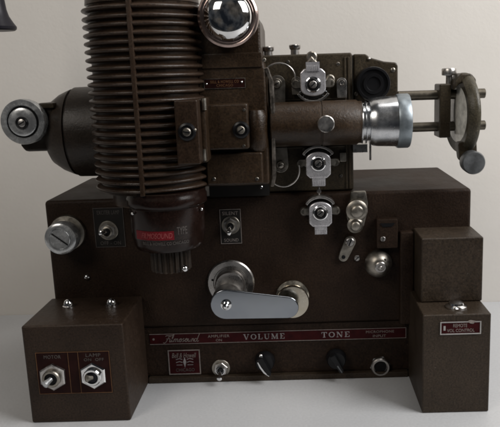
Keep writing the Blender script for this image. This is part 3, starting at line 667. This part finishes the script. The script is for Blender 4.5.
bm = N(); prism(bm, [XZ((0.3927, -0.0120, 0.2893)), XZ((0.3939, -0.0120, 0.2993)), XZ((0.3994, -0.0120, 0.3055)), XZ((0.4086, -0.0120, 0.3048)), XZ((0.4133, -0.0120, 0.2996)), XZ((0.4135, -0.0120, 0.2932)), XZ((0.4079, -0.0120, 0.2925)), XZ((0.4032, -0.0120, 0.2968)), XZ((0.3977, -0.0120, 0.2956))], -.014, .012); build('hinge', bm, 'olive', mh, .002, 3)
c = (0.3914, 0.0020, 0.3002); bm = N(); lathe(bm, [(.003, -.006), (.003, .003), (.0066, .0035), (.0070, .0045), (.0070, .0092), (.0064, .0100), (0, .0102)], c, 'z', 32); build('thumb_screw', bm, 'nickel', mh)
bm = N(); prism(bm, [XZ((0.3959, -0.0200, 0.2416)), XZ((0.4135, -0.0200, 0.2439)), XZ((0.4149, -0.0200, 0.2222)), XZ((0.4075, -0.0200, 0.2177)), XZ((0.3980, -0.0200, 0.2256))], -.020, -.006); build('bracket', bm, 'olive', mh, .002)
c = (0.4075, -0.0340, 0.2243); bm = N(); lathe(bm, [(.0095, -.014), (.0105, -.012), (.0108, -.001), (.0098, .0008), (0, .0012)], c, '-y', 40); build('clamp_knob', bm, 'dullgrey', mh)

# --- film shoes around the sprockets
def shoe(c, w, h, flip, label, lugs=True):
    """chrome pressure shoe: shield plate, tab, curved guard and pivot screw; c = pivot"""
    x, y, z = c; s = -1 if flip else 1                 # s=1: rounded side up, tab down
    bm = N(); a = w/2; pts = []
    for i in range(15):
        t = pi*i/14; pts.append((x + a*cos(t), z + s*(h*.12 + a*.62*sin(t))))
    pts += [(x - a, z - s*h*.36), (x - a*.7, z - s*h*.48), (x + a*.7, z - s*h*.48), (x + a, z - s*h*.36)]
    prism(bm, pts, y-.004, y); t = build('film_shoe', bm, 'shoe', T, .0012, 3, label=label)
    bm = N(); lathe(bm, [(.0056, 0), (.0056, .0010), (.0046, .0018), (.0042, .0010), (0, .0010)], (x, y-.004, z), '-y', 32); build('pivot', bm, 'black', t)
    bm = N(); lathe(bm, [(.0057, .0001), (.0057, .0008), (.0064, .0010), (.0072, .0006), (.0074, .0001)], (x, y-.004, z), '-y', 36); build('pivot_ring', bm, 'chrome', t)
    screw(t, (x, y-.0046, z), .0036, .7, 'nickel', .0018, 'pivot_screw')
    bm = N(); tz = z - s*h*.56; box(bm, x-w*.27, x+w*.27, y-.0055, y+.002, tz-h*.16, tz+h*.12)
    for i in range(7): box(bm, x-w*.25+i*w*.072, x-w*.25+i*w*.072+w*.05, y-.0059, y-.0054, tz-h*.14, tz+h*.02)
    build('tab', bm, 'shoe', t, .0004)
    bm = N(); r = w*.70; arc = [(x + r*cos(t2), z + s*(h*.02 + r*.92*sin(t2))) for t2 in [pi*.17+pi*.66*i/14 for i in range(15)]]
    ribbon(bm, arc, y-.002, y+.010, .0024); build('guard', bm, 'nickel', t, .0005)
    bm = N(); lathe(bm, [(.0125, -.004), (.0125, .006), (.0115, .0068), (0, .0068)], (x, y+.010, z+s*h*.06), '-y', 36); spk = build('sprocket', bm, 'blackmatte', t)
    bm = N()
    for i in range(16):
        t3 = 2*pi*i/16; lathe(bm, [(.0011, 0), (.0006, .0016), (0, .0018)], (x + .0124*cos(t3), y+.006, z+s*h*.06 + .0124*sin(t3)), (cos(t3), 0, sin(t3)), 8)
    build('sprocket_teeth', bm, 'dullgrey', spk)
    if lugs:
        for sx in (-1, 1):
            bm = N(); lathe(bm, [(.0043, -.005), (.0043, -.001), (.0036, 0), (.0024, 0), (.0022, -.001), (0, -.001)], (x+sx*w*.70, y+.005, z-s*h*.02), '-y', 24)
            box(bm, min(x+sx*w*.3, x+sx*w*.72), max(x+sx*w*.3, x+sx*w*.72), y+.0035, y+.008, z-.003, z+.003)
            build('lug', bm, 'aged', t)
    return t
shoe((0.2622, -0.0100, 0.2994), .0235, .030, True, 'silver film shoe above the lens barrel')
shoe((0.2653, -0.0100, 0.2256), .0235, .030, False, 'silver film shoe directly under the lens barrel')
shoe((0.2661, -0.0140, 0.1786), .0220, .029, False, 'lowest silver film shoe, on the case front')
# clip above the upper shoe
c = (0.2616, -0.0040, 0.3246); bm = N(); lathe(bm, [(.0052, 0), (.0052, .003), (.004, .004), (0, .004)], c, '-y', 28); tube(bm, [(0.2572, -0.0060, 0.3192), (0.2615, -0.0080, 0.3241), (0.2656, -0.0060, 0.3199)], .0012); build('clip', bm, 'aged', T)
# idler plates left of the sprockets
def idler(c, r, tail, label=None, mat='aged'):
    x, y, z = c; bm = N()
    pts = [(x + r*cos(t), z + r*sin(t)) for t in [pi*i/12 for i in range(13)]] if tail < 0 else [(x + r*cos(t), z + r*sin(t)) for t in [-pi+pi*i/12 for i in range(13)]]
    zt_ = z + tail; pts += [(x - r*.92, zt_), (x + r*.92, zt_)] if tail < 0 else [(x + r*.92, zt_), (x - r*.92, zt_)]
    prism(bm, pts, y, y+.004); o = build('film_guide', bm, mat, T, .0006, label=label)
    bm = N(); lathe(bm, [(r*.62, 0), (r*.62, .002), (r*.52, .003), (r*.46, .0022), (0, .0022)], (x, y, z), '-y', 32); build('roller', bm, mat, o)
    screw(o, (x, y-.0018, z), r*.38, .4, mat, .0012, 'roller_screw')
idler((0.2284, 0.0000, 0.3013), .0078, -.018); idler((0.2292, 0.0000, 0.2234), .0075, .017)
idler((0.2469, 0.0000, 0.3021), .0050, -.012); idler((0.2897, 0.0000, 0.2998), .0050, -.014, None, 'nickel')
for q in ((0.2786, 0.0000, 0.3034),):
    bm = N(); lathe(bm, [(.0046, -.006), (.0046, .0008), (.0036, .0018), (.0026, .0008), (0, .0008)], q, '-y', 24); build('stud', bm, 'aged', T)
q = (0.2899, 0.0030, 0.2290); bm = N(); box(bm, q[0]-.0032, q[0]+.0032, q[1]-.001, q[1]+.004, q[2]-.0045, q[2]+.0045); build('stud', bm, 'aged', T, .0008)
# spring stud between the two lower shoes, screws on the gate
bm = N(); x, y, z = (0.2655, -0.0060, 0.1977); tube(bm, [(x, y, z+.004), (x, y, z-.004)], .0010, 10); lathe(bm, [(.0022, -.002), (.0022, .001), (0, .0012)], (x, y-.001, z), '-y', 14); build('stud', bm, 'nickel', T)
for q, rr_ in (((0.3042, 0.0140, 0.2886), .0020), ((0.3401, 0.0140, 0.3103), .0022), ((0.2868, 0.0060, 0.3175), .0018), ((0.2522, 0.0060, 0.2367), .0018), ((0.2878, 0.0060, 0.2100), .0018), ((0.2181, 0.0060, 0.2121), .0016), ((0.2394, 0.0060, 0.3209), .0016)):
    screw(gate, q, rr_, random.uniform(0, 3), 'aged', .0009)
bm = N(); r = (0.2151, 0.2929, 0.2848, 0.2857); box(bm, r[0], r[1], .0045, .007, r[2], r[3]); build('film_rail', bm, 'bronze', gate)
bm = N(); r = (0.2133, 0.2922, 0.2386, 0.2396); box(bm, r[0], r[1], .0045, .007, r[2], r[3]); build('film_rail', bm, 'bronze', gate)
# thin bent wire guards
c = (0.2305, -0.0020, 0.3063); R = .0152
bm = N(); tube(bm, [(c[0]+R*cos(t), -.002, c[2]+R*.9*sin(t)) for t in [pi*.82-pi*.86*i/24 for i in range(25)]], .0008, 8); build('wire_loop', bm, 'nickel', T)
c = (0.2320, -0.0120, 0.2201); R = .0152
bm = N(); tube(bm, [(c[0]+R*cos(t), -.012, c[2]+R*1.05*sin(t)) for t in [-pi*.74+pi*.82*i/24 for i in range(25)]], .0008, 8); build('wire_loop', bm, 'nickel', T)

# --- rollers on a bent bracket, right of the lowest shoe
c1 = (0.3016, -0.0120, 0.1781); c2 = (0.2999, -0.0120, 0.1638)
bm = N(); r1 = .0112; tpx = [XZ((0.2965, -0.0060, 0.1958)), XZ((0.3110, -0.0060, 0.1959)), XZ((0.3129, -0.0060, 0.1845)), XZ((0.3118, -0.0060, 0.1736)), XZ((0.3087, -0.0060, 0.1617)), XZ((0.3028, -0.0060, 0.1548)), XZ((0.2950, -0.0060, 0.1581)), XZ((0.2922, -0.0060, 0.1702)), XZ((0.2919, -0.0060, 0.1801)), XZ((0.2959, -0.0060, 0.1879))]
prism(bm, tpx, -.006, .0); br_ = build('roller_bracket', bm, 'aged', T, .001)
bm = N(); lathe(bm, [(.0100, -.005), (.0104, -.004), (.0104, -.001), (.0082, .0005), (.0062, .0005), (.0058, .0045), (.0045, .0055), (0, .0055)], c1, '-y', 40); build('roller', bm, 'aged', br_)
bm = N(); lathe(bm, [(.0078, -.005), (.0078, -.001), (.0060, .0005), (.0046, .0005), (.0042, .0038), (.0032, .0045), (0, .0045)], c2, '-y', 36); build('roller', bm, 'aged', br_)
pa, pb = (0.2950, -0.0040, 0.1454), (0.2883, -0.0040, 0.1303)
bm = N(); an = math.atan2(pb[2]-pa[2], pb[0]-pa[0]); ra, rb = .0058, .0048
pts = [(pa[0]+ra*cos(t), pa[2]+ra*sin(t)) for t in [an+pi/2+pi*i/10 for i in range(11)]] + [(pb[0]+rb*cos(t), pb[2]+rb*sin(t)) for t in [an-pi/2+pi*i/10 for i in range(11)]]
prism(bm, pts, -.004, .0); la = build('roller_arm', bm, 'aged', T, .0008)
screw(la, (pa[0], -.004, pa[2]), .0044, 1.2, 'nickel', .0022); bm = N(); disc(bm, (pb[0], -.004, pb[2]), .0020, .0006, seg=16); build('hole', bm, 'hole', la)
screw(T, (0.3020, 0.0000, 0.1278), .0030, .8, 'nickel', .0018)
# sound lamp cup
c = (0.3227, -0.0040, 0.1226); x, y, z = c
bm = N(); lathe(bm, [(.0130, -.004), (.0137, .0), (.0135, .002), (.0112, .0068), (.0078, .0098), (.0056, .0108), (0, .0108)], c, '-y', 48); sl = build('sound_cup', bm, 'aged', T)
bm = N(); lathe(bm, [(.0056, 0), (.0056, .0015), (.0048, .0022), (.0034, .0022), (.003, .001), (0, .001)], (x+.001, y-.0108, z-.0005), '-y', 28); build('cup_ring', bm, 'nickel', sl)
bm = N(); ball(bm, (x+.001, y-.0120, z-.0005), .0020, 14); build('cup_pin', bm, 'nickel', sl)
bm = N(); disc(bm, (x+.0055, y-.0090, z+.0062), .0012, .0008, seg=12); build('hole', bm, 'hole', sl)
r = (0.3206, 0.3414, 0.1393, 0.1687); bm = N(); box(bm, r[0], r[1], -.010, 0, r[2], r[3]); sb = build('sound_bracket', bm, 'case', T, .0015)
bm = N(); zc = r[3]-.004; prism(bm, [(r[0]+.003, zc), (r[1]-.003, zc), (r[1]-.006, zc-.0035), (r[0]+.006, zc-.0035)], -.0106, -.0098); build('recess', bm, 'hole', sb)
q = (0.3268, -0.0100, 0.1490); screw(sb, q, .0026, 1.4, 'nickel', .0014)

# --- the dark bell shaped thing that hangs into the picture's corner
c = (-0.0737, 0.1000, 0.3653); x, y, z = c
bm = N(); lathe(bm, [(0, -.0005), (.0175, .0), (.0192, .0015), (.0195, .004), (.0165, .0085), (.0128, .0150), (.0110, .022), (.0100, .032), (.0096, .050), (.0060, .054), (.0030, .058), (.0030, .30), (0, .30)], c, 'z', 48)
hang = build('bell_pull', bm, 'bell', None)
hang['label'] = 'dark bell-shaped end of something hanging into the top left corner'; hang['category'] = 'pull'

for o in list(COL.objects):
    if o.parent is T: o.matrix_parent_inverse = Matrix.Translation(-T.location)

# ------------------------------------------------------------------ light
W = bpy.data.worlds.new('World'); SC.world = W; W.use_nodes = True
nt = W.node_tree; bg = nt.nodes['Background']
tc = nt.nodes.new('ShaderNodeTexCoord'); nz = nt.nodes.new('ShaderNodeTexNoise'); nz.inputs['Scale'].default_value = 2.3; nz.inputs['Detail'].default_value = 3
nt.links.new(tc.outputs['Generated'], nz.inputs['Vector'])
n2 = nt.nodes.new('ShaderNodeTexNoise'); n2.inputs['Scale'].default_value = 1.4; nt.links.new(tc.outputs['Generated'], n2.inputs['Vector'])
rp = ramp(nt, nz.outputs['Fac'], .38, .66, (.045, .05, .058), (.36, .34, .32))
tint = ramp(nt, n2.outputs['Fac'], .4, .6, (.88, .97, 1.08), (1.06, 1.0, .92))
mxw = nt.nodes.new('ShaderNodeMixRGB'); mxw.blend_type = 'MULTIPLY'; mxw.inputs['Fac'].default_value = 1
nt.links.new(rp.outputs['Color'], mxw.inputs['Color1']); nt.links.new(tint.outputs['Color'], mxw.inputs['Color2']); nt.links.new(mxw.outputs['Color'], bg.inputs['Color'])
bg.inputs['Strength'].default_value = .2

def area(name, loc, target, sx, sy, energy, color, spread=180):
    d = bpy.data.lights.new(name, 'AREA'); d.shape = 'RECTANGLE'; d.size = sx; d.size_y = sy; d.energy = energy; d.color = color; d.spread = radians(spread)
    o = bpy.data.objects.new(name, d); COL.objects.link(o); o.location = loc
    o.rotation_euler = (Vector(target) - Vector(loc)).to_track_quat('-Z', 'Y').to_euler(); return o
area('window_light', (1.15, -.42, .95), (.3, .1, .2), .7, .7, 16.5, (1, .985, .97))
area('ceiling_light', (.55, -.1, 1.5), (.35, .0, .0), .4, .4, 2.5, (1, .96, .92))
area('fill_light', (-.75, -1.2, 1.35), (.1, .1, .15), .7, .7, 9, (1, .93, .84))  # unseen warm fill, added to lift the left side and the front faces


# ------------------------------------------------------------------ camera
f, ppx = 679.25, 290.55
pt, yw, rl = radians(11.5843), radians(.8593), radians(-1.8725)
fw = Vector((-sin(yw)*cos(pt), cos(yw)*cos(pt), -sin(pt))); r = Vector((cos(yw), sin(yw), 0)); u = r.cross(fw)
r2 = r*cos(rl) + u*sin(rl); u2 = -r*sin(rl) + u*cos(rl)
cam = bpy.data.cameras.new('camera'); co = bpy.data.objects.new('camera', cam); COL.objects.link(co); SC.camera = co
co.matrix_world = Matrix(((r2.x, u2.x, -fw.x, .247), (r2.y, u2.y, -fw.y, -.6556), (r2.z, u2.z, -fw.z, .3095), (0, 0, 0, 1)))
cam.sensor_width = 36; cam.lens = f/500*36; cam.shift_x = -(ppx-250)/500; cam.clip_start = .01; cam.clip_end = 50
SC.view_settings.view_transform = 'Standard'; SC.view_settings.look = 'None'; SC.view_settings.exposure = 0
SC.render.engine = 'CYCLES'; SC.cycles.filter_width = 2.2
